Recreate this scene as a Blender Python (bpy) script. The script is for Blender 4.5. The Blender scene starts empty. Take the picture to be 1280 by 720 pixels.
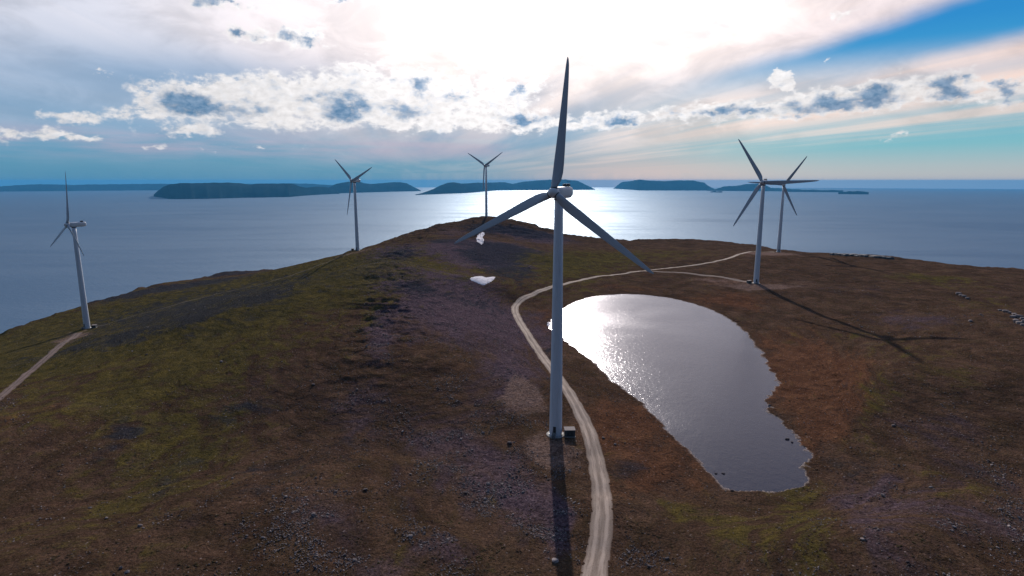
import bpy, math, random
import numpy as np
from mathutils import Vector, Matrix
from mathutils.bvhtree import BVHTree

# ------------------------------------------------------------------ camera / light / exposure
F = 736.0                      # focal length in photo pixels (1280 wide)
ZC = 340.0                     # camera height above the sea
RE = 6371000.0                 # the sea is a piece of the globe
PITCH = math.atan(126.0 / F) + math.atan(math.sqrt(2 * ZC / RE))
SUN_AZ = 2.6                   # degrees to the right of the view
SUN_EL = 23.0
SC = bpy.context.scene
COL = SC.collection

cd = bpy.data.cameras.new('camera')
cam = bpy.data.objects.new('camera', cd)
COL.objects.link(cam)
cam.location = (0, 0, ZC)
cam.rotation_euler = (math.pi / 2 - PITCH, 0, 0)
cd.sensor_width = 36.0
cd.lens = 36.0 * F / 1280.0
cd.clip_start = 0.5
cd.clip_end = 400000.0
SC.camera = cam

SC.view_settings.view_transform = 'Standard'
SC.view_settings.look = 'None'
SC.view_settings.exposure = 0.0
SC.view_settings.gamma = 1.0
SC.view_settings.use_curve_mapping = False
SC.render.engine = 'CYCLES'
SC.cycles.use_denoising = True
SC.cycles.max_bounces = 6
SC.cycles.volume_bounces = 1
SC.cycles.sample_clamp_indirect = 6.0

sun_dir = Vector((math.sin(math.radians(SUN_AZ)) * math.cos(math.radians(SUN_EL)),
                  math.cos(math.radians(SUN_AZ)) * math.cos(math.radians(SUN_EL)),
                  math.sin(math.radians(SUN_EL))))
sl = bpy.data.lights.new('sun', 'SUN')
sl.energy = 4.6
sl.angle = math.radians(0.53)
sl.color = (1.0, 0.90, 0.80)
so = bpy.data.objects.new('sun', sl)
so.rotation_euler = sun_dir.to_track_quat('Z', 'Y').to_euler()
so.location = (0, 0, 600)
COL.objects.link(so)


def ray(px, py):
    u = px - 640.0
    v = py - 360.0
    d = np.array([u, F * math.cos(PITCH) - v * math.sin(PITCH), -F * math.sin(PITCH) - v * math.cos(PITCH)])
    return d / math.hypot(d[0], d[1])


def at_d(px, py, D):
    d = ray(px, py)
    return np.array([d[0] * D, d[1] * D, ZC + d[2] * D])


def at_z(px, py, z):
    d = ray(px, py)
    t = (z - ZC) / d[2]
    return np.array([d[0] * t, d[1] * t, z])


def azel(px, py):
    d = ray(px, py)
    return math.degrees(math.atan2(d[0], d[1])), math.degrees(math.atan(d[2]))


# ------------------------------------------------------------------ node expression helper
class X:
    """a scalar expression living in a node tree"""
    nt = None

    def __init__(s, v):
        s.v = v

    @staticmethod
    def put(sock, v):
        if isinstance(v, X):
            v = v.v
        if isinstance(v, (int, float)):
            sock.default_value = v
        else:
            X.nt.links.new(v, sock)

    @staticmethod
    def m(op, *a, clamp=False):
        n = X.nt.nodes.new('ShaderNodeMath')
        n.operation = op
        n.use_clamp = clamp
        for i, q in enumerate(a):
            X.put(n.inputs[i], q)
        return X(n.outputs[0])

    def __add__(s, o): return X.m('ADD', s, o)
    __radd__ = __add__
    def __sub__(s, o): return X.m('SUBTRACT', s, o)
    def __rsub__(s, o): return X.m('SUBTRACT', o, s)
    def __mul__(s, o): return X.m('MULTIPLY', s, o)
    __rmul__ = __mul__
    def __truediv__(s, o): return X.m('DIVIDE', s, o)
    def __neg__(s): return X.m('MULTIPLY', s, -1.0)


def smooth(x, a, b, lo=0.0, hi=1.0):
    n = X.nt.nodes.new('ShaderNodeMapRange')
    n.interpolation_type = 'SMOOTHSTEP'
    n.clamp = True
    X.put(n.inputs[0], x)
    for i, q in enumerate((a, b, lo, hi)):
        n.inputs[i + 1].default_value = q
    return X(n.outputs[0])


def vec(x, y, z=0.0):
    n = X.nt.nodes.new('ShaderNodeCombineXYZ')
    for i, q in enumerate((x, y, z)):
        X.put(n.inputs[i], q)
    return n.outputs[0]


def noise(v, scale, detail=4.0, rough=0.5, dist=0.0, color=False, lac=2.0):
    n = X.nt.nodes.new('ShaderNodeTexNoise')
    X.nt.links.new(v, n.inputs['Vector'])
    n.inputs['Scale'].default_value = scale
    n.inputs['Detail'].default_value = detail
    n.inputs['Roughness'].default_value = rough
    n.inputs['Distortion'].default_value = dist
    n.inputs['Lacunarity'].default_value = lac
    return n.outputs['Color'] if color else X(n.outputs['Fac'])


def ramp(x, stops, interp='LINEAR'):
    n = X.nt.nodes.new('ShaderNodeValToRGB')
    n.color_ramp.interpolation = interp
    e = n.color_ramp.elements
    while len(e) > 1:
        e.remove(e[-1])
    for i, (p, c) in enumerate(stops):
        if not isinstance(c, (tuple, list)):
            c = (c, c, c)
        if i == 0:
            e[0].position = p
            e[0].color = (*c, 1)
        else:
            k = e.new(p)
            k.color = (*c, 1)
    X.put(n.inputs[0], x)
    return n.outputs[0]


def mixc(f, a, b, mode='MIX'):
    n = X.nt.nodes.new('ShaderNodeMix')
    n.data_type = 'RGBA'
    n.blend_type = mode
    n.clamp_factor = True
    X.put(n.inputs[0], f)
    for k, q in ((6, a), (7, b)):
        if isinstance(q, (tuple, list)):
            n.inputs[k].default_value = (*q, 1)
        else:
            X.nt.links.new(q.v if isinstance(q, X) else q, n.inputs[k])
    return n.outputs[2]


def cscale(c, f):
    n = X.nt.nodes.new('ShaderNodeVectorMath')
    n.operation = 'SCALE'
    if isinstance(c, (tuple, list)):
        n.inputs[0].default_value = c
    else:
        X.nt.links.new(c, n.inputs[0])
    X.put(n.inputs[3], f)
    return n.outputs[0]


def s2l(r, g, b):
    f = lambda c: (c / 255 / 12.92) if c <= 10 else ((c / 255 + 0.055) / 1.055) ** 2.4
    return (f(r), f(g), f(b))


# ------------------------------------------------------------------ world: Nishita sky + procedural clouds
def build_world():
    w = bpy.data.worlds.new('World')
    SC.world = w
    w.use_nodes = True
    nt = w.node_tree
    nt.nodes.clear()
    X.nt = nt
    out = nt.nodes.new('ShaderNodeOutputWorld')
    bg = nt.nodes.new('ShaderNodeBackground')
    K = 0.1
    bg.inputs[1].default_value = K
    nt.links.new(bg.outputs[0], out.inputs[0])
    sky = nt.nodes.new('ShaderNodeTexSky')
    sky.sky_type = 'NISHITA'
    sky.sun_disc = False
    sky.sun_elevation = math.radians(SUN_EL)
    sky.sun_rotation = math.radians(SUN_AZ)
    sky.altitude = 300
    sky.air_density = 1.0
    sky.dust_density = 0.6
    sky.ozone_density = 2.5
    tc = nt.nodes.new('ShaderNodeTexCoord')
    sp = nt.nodes.new('ShaderNodeSeparateXYZ')
    nt.links.new(tc.outputs['Generated'], sp.inputs[0])
    dx, dy, dz = (X(sp.outputs[i]) for i in range(3))
    az = X.m('ARCTAN2', dx, dy) * (180 / math.pi)
    el = X.m('ARCSINE', dz) * (180 / math.pi)
    # angle to the sun, in degrees
    dot = dx * sun_dir.x + dy * sun_dir.y + dz * sun_dir.z
    th = X.m('ARCCOSINE', X.m('MINIMUM', dot, 1.0)) * (180 / math.pi)
    # plan coordinates of a high cloud sheet; s is measured across the cirrus bands
    a0 = math.radians(azel(520, 230)[0])
    zz = X.m('MAXIMUM', dz, 0.012)
    s = (dx * math.cos(a0) - dy * math.sin(a0)) / zz
    t = (dx * math.sin(a0) + dy * math.cos(a0)) / zz
    wz = noise(vec(az * 0.06, el * 0.12), 1.0, 3, 0.55)
    n_band = noise(vec(s * 0.55, t * 0.05, 3.1), 1.0, 5, 0.55, 0.4)
    n_fine = noise(vec(s * 2.2, t * 0.12, 7.7), 1.0, 5, 0.6, 0.5)
    n_soft = noise(vec(az * 0.05, el * 0.10, 1.3), 1.0, 4, 0.55, 0.3)
    s2 = s + (n_soft - 0.5) * 0.8 + (n_fine - 0.5) * 0.22
    S = lambda q: (q + 14.0) / 28.0
    veil0 = ramp((s2 + 14.0) / 28.0, [
        (0.0, 0.42), (S(-10), 0.42), (S(-7), 0.55), (S(-5), 0.50), (S(-3.6), 0.76), (S(-2.6), 0.86),
        (S(-1.2), 0.95), (S(1.6), 0.97), (S(4.5), 0.92), (S(6.2), 0.90), (S(7.2), 0.60), (S(8.3), 0.75), (S(10.0), 0.75), (S(11.4), 0.14), (1.0, 0.04)])
    gap = smooth(s2, 2.70, 3.2) * smooth(s2, 3.85, 4.6, 1.0, 0.0) * smooth(el, 6.5, 11.0)
    veil = X(veil0) * (1.0 - gap * 1.0)
    # streaks bite into the veil, more so low down where the sheet is seen edge-on
    low = smooth(el, 3.0, 11.0, 1.0, 0.0)
    streak = smooth(n_band, 0.36, 0.64)
    fine = smooth(n_fine, 0.30, 0.72)
    side = smooth(az, -24.0, -8.0, 0.35, 1.0)
    veil = veil * (1.0 - (1.0 - streak) * (0.14 + low * 0.60) * side) * (0.92 + fine * 0.10)
    veil = X.m('MULTIPLY', veil, smooth(el + smooth(az, 0.0, 12.0) * 2.5, 0.2, 8.5, 0.10, 1.0) * smooth(el, 24.0, 40.0, 1.0, 0.22), clamp=True)
    # left-hand blue hole under the big cumulus
    hole = X.m('EXPONENT', -((az + 27.0) * (az + 27.0) / 190.0 + (el - 8.3) * (el - 8.3) / 5.5))
    veil = veil * (1.0 - hole * 0.65)
    # glow of sunlight scattered forward in the thin sheet
    glow = X.m('EXPONENT', -(th * th) / (2 * 11.5 ** 2))
    glow2 = X.m('EXPONENT', -(th * th) / (2 * 22.0 ** 2))
    pink = smooth(el, 4.0, 26.0, 1.0, 0.25) * smooth(az, -36.0, -2.0)
    vc = mixc(pink, s2l(212, 215, 229), s2l(250, 213, 194))
    back = smooth(th, 45.0, 105.0, 1.0, 0.26)        # thin cloud away from the sun is much dimmer
    vb = (1.02 + (glow * 0.65 + glow2 * 0.46) * smooth(el, 5.0, 14.0, 0.06, 1.0)) * back
    vc = mixc(smooth(th, 45.0, 100.0), vc, (0.42, 0.60, 0.92))
    mott = smooth(noise(vec(az * 0.16, el * 0.34, 31.0), 1.0, 6, 0.58, 0.5), 0.34, 0.62)
    vb = vb * (0.80 + 0.24 * mott)
    vcol = cscale(mixc(glow2, vc, (1.0, 0.895, 0.855)), vb * (1 / K))
    # clear sky: the Nishita sky tinted towards the colours of the air over the sea
    E_ = lambda q: q / 30.0
    right = ramp(el / 30.0, [(0, s2l(198, 190, 188)), (E_(1.2), s2l(176, 190, 194)), (E_(2.8), s2l(124, 188, 200)), (E_(5), s2l(94, 182, 206)),
                             (E_(8), s2l(70, 168, 212)), (E_(12), s2l(40, 142, 208)), (E_(25), s2l(28, 108, 190))])
    left = ramp(el / 30.0, [(0, s2l(66, 134, 172)), (E_(1.5), s2l(72, 144, 178)), (E_(4), s2l(96, 152, 190)), (E_(8), s2l(92, 150, 194)),
                            (E_(14), s2l(138, 170, 208)), (E_(25), s2l(120, 160, 210))])
    clear = cscale(mixc(smooth(az, 2.0, 22.0), left, right), back * (1 / K))
    skyc = mixc(0.90, cscale(mixc(1.0, sky.outputs[0], (0.40, 0.62, 0.85), 'MULTIPLY'), 0.8), clear)
    base = mixc(veil, skyc, vcol)

    smear = X.m('EXPONENT', -((el - 3.0) * (el - 3.0) / 1.3)) * smooth(noise(vec(az * .07, el * .7, 21.0), 1.0, 4, .55), .36, .60) * smooth(az, -3.0, 3.0, 1.0, 0.0)
    base = mixc(smear * 0.5, base, cscale(s2l(196, 178, 196), 1 / K))

    warm = X.m('EXPONENT', -((az - 11.0) * (az - 11.0) / 130.0 + (el - 0.2) * (el - 0.2) / 6.0)) * (0.72 + 0.5 * (n_band - 0.5))
    base = mixc(X.m('MULTIPLY', warm, 0.95, clamp=True), base, cscale(s2l(232, 204, 194), 1 / K))
    # ---- cumulus, back-lit: thin edges bright, thick cores blue-grey
    def ppd(px, py):
        a, e = azel(px, py)
        a2, e2 = azel(px + 5, py)
        a3, e3 = azel(px, py + 5)
        return 5 / abs(a2 - a), 5 / abs(e3 - e)

    wx = noise(vec(az * 0.42, el * 0.60, 5.0), 1.0, 5, 0.6)
    wy = noise(vec(az * 0.42, el * 0.60, 9.0), 1.0, 5, 0.6)
    azw = az + (wx - 0.5) * 5.0
    elw = el + (wy - 0.5) * 2.6

    def field(blobs):
        tot = None
        for (px, py, rx, ry, amp) in blobs:
            a, e = azel(px, py)
            kx, ky = ppd(px, py)
            ex = (azw - a) * (kx / rx)
            ey = (elw - e) * (ky / ry)
            g = X.m('EXPONENT', -(ex * ex + ey * ey)) * amp
            tot = g if tot is None else tot + g
        return tot

    W = field([(215, 122, 45, 20, .9), (300, 125, 80, 30, 1.1), (390, 126, 72, 32, 1.05), (470, 118, 66, 38, 1.05),
               (540, 124, 60, 32, 1.0), (640, 114, 46, 26, .95), (170, 140, 50, 12, .55), (90, 148, 50, 9, .75),
               (30, 168, 60, 11, .75), (110, 172, 40, 5, .5), (235, 165, 50, 8, .65), (600, 150, 70, 14, .8),
               (710, 155, 70, 10, .75), (780, 148, 45, 12, .75), (890, 138, 60, 14, .85), (960, 138, 55, 13, .8),
               (1040, 126, 60, 18, 1), (1105, 118, 45, 18, .8), (1185, 108, 48, 22, 1), (1265, 112, 45, 20, .9),
               (977, 98, 10, 12, 1.0), (989, 104, 7, 6, .8), (1115, 170, 14, 5, .8), (1048, 18, 22, 8, .6), (135, 89, 9, 5, .7),
               (195, 186, 20, 4, .6), (265, 186, 16, 4, .6), (318, 183, 16, 3, .6), (375, 184, 8, 3, .5),
               (300, 42, 28, 12, 1.0), (372, 44, 42, 15, 1.0), (285, 4, 45, 12, 1.0), (15, 42, 20, 7, .5), (1030, 72, 5, 4, .6),
               (420, 2, 20, 7, .6)])
    Kf = field([(222, 126, 32, 15, 1), (268, 137, 30, 10, .9), (320, 136, 22, 9, .6), (432, 132, 24, 17, 1),
                (395, 125, 16, 8, .5), (505, 140, 22, 8, .7), (528, 108, 10, 14, .7), (487, 100, 14, 6, .5),
                (650, 110, 12, 14, 1), (655, 148, 30, 6, .8), (575, 122, 16, 8, .6), (775, 151, 26, 8, 1), (720, 162, 20, 4, .8),
                (900, 141, 24, 9, 1), (945, 142, 20, 7, .9), (1040, 130, 30, 10, 1), (1095, 121, 26, 14, 1),
                (1185, 110, 24, 16, 1), (1262, 112, 22, 12, 1), (1275, 128, 14, 7, .7), (988, 138, 20, 9, .6),
                (305, 42, 18, 7, 1), (362, 44, 22, 7, .9), (392, 54, 14, 6, .8), (288, 3, 36, 9, 1), (352, 34, 14, 5, .6),
                (425, 2, 14, 5, .7), (850, 140, 14, 6, .6)])
    pc = vec(az * 0.46, el * 0.74, 2.0)
    nb = noise(pc, 1.0, 8, 0.60, 0.25)
    nup = noise(vec(az * 0.46, (el + 0.5) * 0.74, 2.0), 1.0, 8, 0.60, 0.25)
    nf = noise(pc, 3.0, 5, 0.54, 0.3)
    Wc = X.m('MINIMUM', W, 1.0)
    D = W * 1.05 + ((nb - 0.5) * 2.3 + (nf - 0.5) * 1.1) * (0.42 + Wc * 0.75)
    cum = smooth(D, 0.29, 0.86)
    core = smooth(Kf * 1.25 + W * 0.14 + (nup - 0.5) * 2.5 + (nf - 0.5) * 1.1, 0.16, 1.35) * smooth(D, 0.30, 0.9)
    rimb = (0.84 + glow * smooth(el, 6.0, 14.0, 0.25, 1.0) * 1.6 + glow2 * 0.25) * (0.62 + nf * 0.62)
    rim = cscale((0.98, 0.95, 0.95), rimb * (1 / K))
    grey = cscale(mixc(smooth(nf, .3, .7), s2l(74, 122, 162), s2l(136, 164, 194)), (0.95 + glow * 0.7) * (1 / K))
    cc = mixc(core, rim, grey)
    base = mixc(cum * 0.93, base, cc)
    # below the horizon
    fin = mixc(smooth(el, -2.5, -0.8, 1.0, 0.0), base, tuple(c / K for c in (0.10, 0.14, 0.19)))
    nt.links.new(fin, bg.inputs[0])
    w.cycles.sampling_method = 'MANUAL'
    w.cycles.sample_map_resolution = 1024


build_world()


# ------------------------------------------------------------------ small helpers
def tag(o, label=None, cat=None, group=None, kind=None):
    if label: o['label'] = label
    if cat: o['category'] = cat
    if group: o['group'] = group
    if kind: o['kind'] = kind
    return o


def link(name, me, mat=None, parent=None, loc=None):
    o = bpy.data.objects.new(name, me)
    COL.objects.link(o)
    if mat is not None and me is not None and len(me.materials) == 0:
        me.materials.append(mat)
    if parent is not None:
        o.parent = parent
    if loc is not None:
        o.location = loc
    return o


def np_mesh(name, verts, faces, smooth_=True):
    """faces: (n,k) int array"""
    me = bpy.data.meshes.new(name)
    n, k = faces.shape
    me.vertices.add(len(verts))
    me.vertices.foreach_set('co', np.ascontiguousarray(verts, np.float32).ravel())
    me.loops.add(n * k)
    me.loops.foreach_set('vertex_index', np.ascontiguousarray(faces, np.int32).ravel())
    me.polygons.add(n)
    me.polygons.foreach_set('loop_start', np.arange(0, n * k, k, dtype=np.int32))
    me.polygons.foreach_set('use_smooth', np.full(n, smooth_, dtype=bool))
    me.update(calc_edges=True)
    me.validate()
    return me


class MB:
    """collects shapes for one mesh"""
    def __init__(s):
        s.v = []; s.f = []; s.sm = []

    def add(s, vs, fs, sm=True):
        b = len(s.v)
        s.v += [tuple(map(float, q)) for q in vs]
        s.f += [tuple(b + i for i in f) for f in fs]
        s.sm += [sm] * len(fs)
        return s

    def rings(s, rings, cap0=True, cap1=True, sm=True):
        n = len(rings[0])
        vs = [p for r in rings for p in r]
        fs = []
        for i in range(len(rings) - 1):
            for j in range(n):
                a = i * n + j; b = i * n + (j + 1) % n
                fs.append((a, b, b + n, a + n))
        if cap0: fs.append(tuple(range(n))[::-1])
        if cap1: fs.append(tuple((len(rings) - 1) * n + j for j in range(n)))
        return s.add(vs, fs, sm)

    def lathe(s, prof, n=32, axis='z', o=(0, 0, 0), **k):
        R = []
        for (r, h) in prof:
            ring = []
            for j in range(n):
                a = 2 * math.pi * j / n
                if axis == 'z':
                    ring.append((o[0] + r * math.cos(a), o[1] + r * math.sin(a), o[2] + h))
                else:      # along y
                    ring.append((o[0] + r * math.cos(a), o[1] + h, o[2] + r * math.sin(a)))
            R.append(ring)
        return s.rings(R, **k)

    def box(s, x0, x1, y0, y1, z0, z1, bev=0.0):
        b = bev
        if b <= 0:
            P = [(x0, y0, z0), (x1, y0, z0), (x1, y1, z0), (x0, y1, z0), (x0, y0, z1), (x1, y0, z1), (x1, y1, z1), (x0, y1, z1)]
            return s.add(P, [(3, 2, 1, 0), (4, 5, 6, 7), (0, 1, 5, 4), (1, 2, 6, 5), (2, 3, 7, 6), (3, 0, 4, 7)], False)
        def ring(i, z):
            return [(x0 + i + b, y0 + i, z), (x1 - i - b, y0 + i, z), (x1 - i, y0 + i + b, z), (x1 - i, y1 - i - b, z),
                    (x1 - i - b, y1 - i, z), (x0 + i + b, y1 - i, z), (x0 + i, y1 - i - b, z), (x0 + i, y0 + i + b, z)]
        return s.rings([ring(b, z0), ring(0, z0 + b), ring(0, z1 - b), ring(b, z1)], sm=False)

    def build(s, name, mat=None, parent=None, loc=None):
        me = bpy.data.meshes.new(name)
        me.from_pydata(s.v, [], s.f)
        me.polygons.foreach_set('use_smooth', s.sm)
        me.update()
        o = link(name, me, mat, parent, loc)
        return o


def new_mat(name):
    m = bpy.data.materials.new(name)
    m.use_nodes = True
    nt = m.node_tree
    X.nt = nt
    b = nt.nodes['Principled BSDF']
    return m, nt, b


def bump(b, h, strength, dist=0.1, normal=None):
    n = X.nt.nodes.new('ShaderNodeBump')
    n.inputs['Strength'].default_value = strength
    n.inputs['Distance'].default_value = dist
    X.put(n.inputs['Height'], h)
    if normal is not None:
        X.nt.links.new(normal, n.inputs['Normal'])
    if b is not None:
        X.nt.links.new(n.outputs[0], b.inputs['Normal'])
    return n.outputs[0]


def coords(kind='Object'):
    n = X.nt.nodes.new('ShaderNodeTexCoord')
    return n.outputs[kind]


def geopos():
    n = X.nt.nodes.new('ShaderNodeNewGeometry')
    return n.outputs['Position']


def attr(name):
    n = X.nt.nodes.new('ShaderNodeAttribute')
    n.attribute_name = name
    return X(n.outputs['Fac'])


def vscale(v, sx, sy, sz=1.0, rot=0.0):
    n = X.nt.nodes.new('ShaderNodeMapping')
    X.nt.links.new(v, n.inputs['Vector'])
    n.inputs['Scale'].default_value = (sx, sy, sz)
    n.inputs['Rotation'].default_value = (0, 0, rot)
    return n.outputs[0]


# numpy gradient noise
_rng = np.random.RandomState(7)
_G = _rng.uniform(0, 2 * np.pi, 65536)


def perlin(x, y, seed=0):
    xi = np.floor(x).astype(np.int64); yi = np.floor(y).astype(np.int64)
    fx = x - xi; fy = y - yi
    u = fx * fx * fx * (fx * (fx * 6 - 15) + 10); v = fy * fy * fy * (fy * (fy * 6 - 15) + 10)
    def g(ix, iy, ax, ay):
        h = (ix * 73856093 ^ iy * 19349663 ^ seed * 83492791) & 65535
        a = _G[h]
        return np.cos(a) * ax + np.sin(a) * ay
    n00 = g(xi, yi, fx, fy); n10 = g(xi + 1, yi, fx - 1, fy)
    n01 = g(xi, yi + 1, fx, fy - 1); n11 = g(xi + 1, yi + 1, fx - 1, fy - 1)
    return (n00 * (1 - u) + n10 * u) * (1 - v) + (n01 * (1 - u) + n11 * u) * v


def fbm(x, y, wl, octs=4, gain=0.5, seed=0):
    t = 0; a = 1.0; f = 1.0 / wl
    for i in range(octs):
        t = t + a * perlin(x * f + 17.3 * i, y * f - 9.1 * i, seed + i)
        a *= gain; f *= 2.03
    return t


def sstep(x, a, b):
    t = np.clip((x - a) / (b - a), 0, 1)
    return t * t * (3 - 2 * t)


# ------------------------------------------------------------------ the lie of the land
TURB = {  # base pixel, distance (from tower height), rotor phase
    'F': ((694.5, 543), 186.1), 'A': ((109, 410), 553.7), 'B': ((447, 313), 708.0),
    'C': ((608, 271), 945.4), 'D': ((945, 354), 507.5), 'E': ((973, 315), 777.7)}
BASE = {k: at_d(*v[0], v[1]) for k, v in TURB.items()}
ZP = 253.6       # level of the tarn

SKYL = [(-160, 480, 480), (0, 421, 600), (85, 390, 650), (150, 369, 700), (200, 356, 735), (255, 347, 780), (290, 340, 800), (340, 339, 800),
        (380, 329, 745), (447, 313.5, 725), (500, 296, 800), (550, 282, 880), (585, 275.5, 930), (608, 271.5, 955), (640, 275, 950), (680, 288, 900),
        (720, 296, 880), (760, 300, 880), (800, 301, 900), (850, 299, 930), (900, 302, 950), (950, 308, 900), (1000, 315, 820), (1050, 317, 780),
        (1100, 320, 740), (1150, 326, 710), (1200, 332, 680), (1280, 339, 650), (1450, 352, 600)]
INNER = [(490, 330, 470), (490, 312, 620), (480, 450, 240), (400, 600, 156), (300, 700, 128), (603, 300, 700), (603, 350, 440),
         (645, 383, 402), (740, 345, 533), (850, 332, 597), (930, 318, 700), (1280, 400, 410), (1280, 560, 230), (1280, 700, 155),
         (1050, 620, 152), (0, 720, 149), (0, 560, 235), (0, 500, 305), (200, 500, 258), (250, 400, 387), (650, 640, 139),
         (600, 450, 250), (610, 400, 325), (560, 340, 480), (640, 300, 790), (690, 330, 590), (1100, 380, 450), (1130, 470, 268),
         (745, 640, 138), (700, 480, 228), (660, 425, 300), (520, 560, 178), (830, 700, 124), (100, 620, 195), (380, 350, 540), (180, 440, 350)]
POND = [(687, 407), (691, 399), (700, 388), (722, 376), (750, 369.5), (790, 368), (830, 371.5), (860, 378), (890, 388), (915, 402),
        (935, 419), (950, 440), (962, 458), (970, 475), (966, 492), (958, 506), (966, 520), (978, 530), (988, 546), (1000, 560), (1008, 578), (1001, 598),
        (988, 610), (960, 614), (930, 614), (908, 610), (893, 598), (880, 580), (862, 563), (845, 548), (820, 522), (795, 497), (765, 475),
        (740, 452), (715, 432), (700, 421), (690, 413)]


def catmull(P, per=6, closed=False):
    P = [np.array(p, float) for p in P]
    n = len(P); out = []
    segs = n if closed else n - 1
    for i in range(segs):
        g = (lambda k: P[k % n]) if closed else (lambda k: P[min(max(k, 0), n - 1)])
        a, b, c, d = g(i - 1), g(i), g(i + 1), g(i + 2)
        for j in range(per):
            t = j / per
            out.append(0.5 * (2 * b + (c - a) * t + (2 * a - 5 * b + 4 * c - d) * t * t + (3 * b - a - 3 * c + d) * t ** 3))
    if not closed: out.append(P[-1])
    return np.array(out)


pond_poly = catmull([at_z(px, py, ZP)[:2] for px, py in POND], 3, True)

cp = [at_d(*a) for a in SKYL] + [at_d(*a) for a in INNER] + list(BASE.values())
for (px, py) in POND[::3]:
    q = at_z(px, py, ZP); cp.append(np.array([q[0], q[1], ZP + 0.3]))
for q in [(0, -200, 262), (300, -200, 262), (-300, -200, 258), (-330, 40, 252), (330, 60, 264), (0, 0, 262), (60, 40, 262), (-60, 20, 263)]:
    cp.append(np.array(q, float))
cp = np.array(cp)


def tps_fit(P, z, lam):
    n = len(P); s = 200.0
    Q = P / s
    d = np.linalg.norm(Q[:, None] - Q[None], axis=2)
    Kk = np.where(d > 0, d * d * np.log(np.maximum(d, 1e-9)), 0)
    A = np.zeros((n + 3, n + 3))
    A[:n, :n] = Kk + lam * np.eye(n)
    A[:n, n] = 1; A[:n, n + 1:] = Q
    A[n, :n] = 1; A[n + 1:, :n] = Q.T
    b = np.concatenate([z, [0, 0, 0]])
    return np.linalg.solve(A, b), Q, s


TW, TQ, TS = tps_fit(cp[:, :2], cp[:, 2], 0.004)
sky_az = np.array([math.atan2(p[0], p[1]) for p in (at_d(*a) for a in SKYL)])
sky_D = np.array([a[2] for a in SKYL], float)


def pond_sd(x, y):
    """signed distance to the shore, negative inside"""
    a = pond_poly; b = np.roll(pond_poly, -1, axis=0)
    d = np.full(x.shape, 1e9); ins = np.zeros(x.shape, bool)
    for (ax, ay), (bx, by) in zip(a, b):
        ex, ey = bx - ax, by - ay
        wx, wy = x - ax, y - ay
        t = np.clip((wx * ex + wy * ey) / (ex * ex + ey * ey), 0, 1)
        d = np.minimum(d, np.hypot(wx - ex * t, wy - ey * t))
        c = ((ay > y) != (by > y)) & (x < (bx - ax) * (y - ay) / (by - ay + 1e-12) + ax)
        ins ^= c
    sd = np.where(ins, -d, d)
    near = np.abs(d) < 25
    if near.any():
        k = sstep(x[near], 60, 110) * sstep(-y[near], -330, -230)
        j = fbm(x[near], y[near], 9, 4, 0.6, 31)
        sd[near] += j * (1.6 + 4.0 * k)
    return sd


PADS = []  # (x, y, z, radius) levelled pads round the towers
for k_, b_ in BASE.items():
    PADS.append((b_[0], b_[1], b_[2], 7.0, 20.0))


def height(x, y):
    x = np.asarray(x, float); y = np.asarray(y, float)
    sh = x.shape; x = x.ravel(); y = y.ravel()
    h = np.empty(len(x))
    for s in range(0, len(x), 50000):
        e = slice(s, s + 50000)
        q = np.stack([x[e], y[e]], 1) / TS
        d2 = (q[:, None, 0] - TQ[None, :, 0]) ** 2 + (q[:, None, 1] - TQ[None, :, 1]) ** 2
        ph = 0.5 * d2 * np.log(np.maximum(d2, 1e-12))
        h[e] = ph @ TW[:-3] + TW[-3] + q @ TW[-2:]
    r = np.hypot(x, y); az = np.arctan2(x, y)
    D = np.interp(az, sky_az, sky_D)
    D = D + 18 * fbm(az * 60, az * 0 + 3.3, 1.6, 4, 0.55, 77)
    wide = sstep(np.abs(az), math.radians(50), math.radians(75))
    h = h * (1 - wide) + wide * (258 + 0 * h)
    h = np.clip(h, 205, 300)
    # natural relief
    amp = 1 - 0.75 * sstep(-np.abs(x * 0 + 1), -1, 0)
    rel = 1.5 * fbm(x, y, 70, 3, 0.5, 3) + 0.55 * fbm(x + 0.3 * y, y * 0.6, 18, 3, 0.55, 9)
    rid = 1 - np.abs(fbm(x, y, 26, 4, 0.55, 21)) * 2.2
    # rocky crest that runs up the hill, and the rough far cliff tops
    crest = np.exp(-((x - np.interp(y, [150, 240, 470, 620, 800], [-62, -55, -94, -122, -120])) / 26.0) ** 2) * sstep(y, 170, 300)
    summit = np.exp(-((x + 20) ** 2 + (y - 900) ** 2) / 120.0 ** 2)
    h = h + rel + rid * (0.25 + 1.5 * crest + 1.6 * summit) + 0.16 * fbm(x, y, 4.0, 3, 0.6, 41) * (1 + 2 * crest)
    t = np.maximum(r - D, 0)
    R = 130.0; sm = 0.85
    fall = np.where(t < R * sm, t * t / (2 * R), R * sm * sm / 2 + sm * (t - R * sm))
    h = h - fall * (1 + 0.35 * fbm(x, y, 55, 4, 0.55, 51)) + np.where(t > 0, np.minimum(t / 40, 1), 0) * 3.5 * fbm(x, y, 30, 4, 0.6, 61)
    # pads
    for (bx, by, bz, r0, r1) in PADS:
        d = np.hypot(x - bx, y - by)
        w = 1 - sstep(d, r0, r1)
        h = h * (1 - w) + bz * w
    # tarn
    box = (x > -60) & (x < 220) & (y > 100) & (y < 520)
    if box.any():
        sd = pond_sd(x[box], y[box])
        hb = h[box]
        k = sstep(sd, 0, 42)
        out = ZP + 0.10 + np.minimum(0.16 * sd, 1.2) * 0.55 * (1 - k) + (hb - ZP - 0.1) * k
        out = np.where(sd < 60, np.maximum(out, ZP + 0.05 + 0.02 * np.minimum(sd, 30)), out)
        inn = ZP - 0.12 + np.maximum(0.14 * sd, -2.0)
        h[box] = np.where(sd > 0, out, inn)
    h = np.maximum(h, -8.0)
    return h.reshape(sh)


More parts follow.
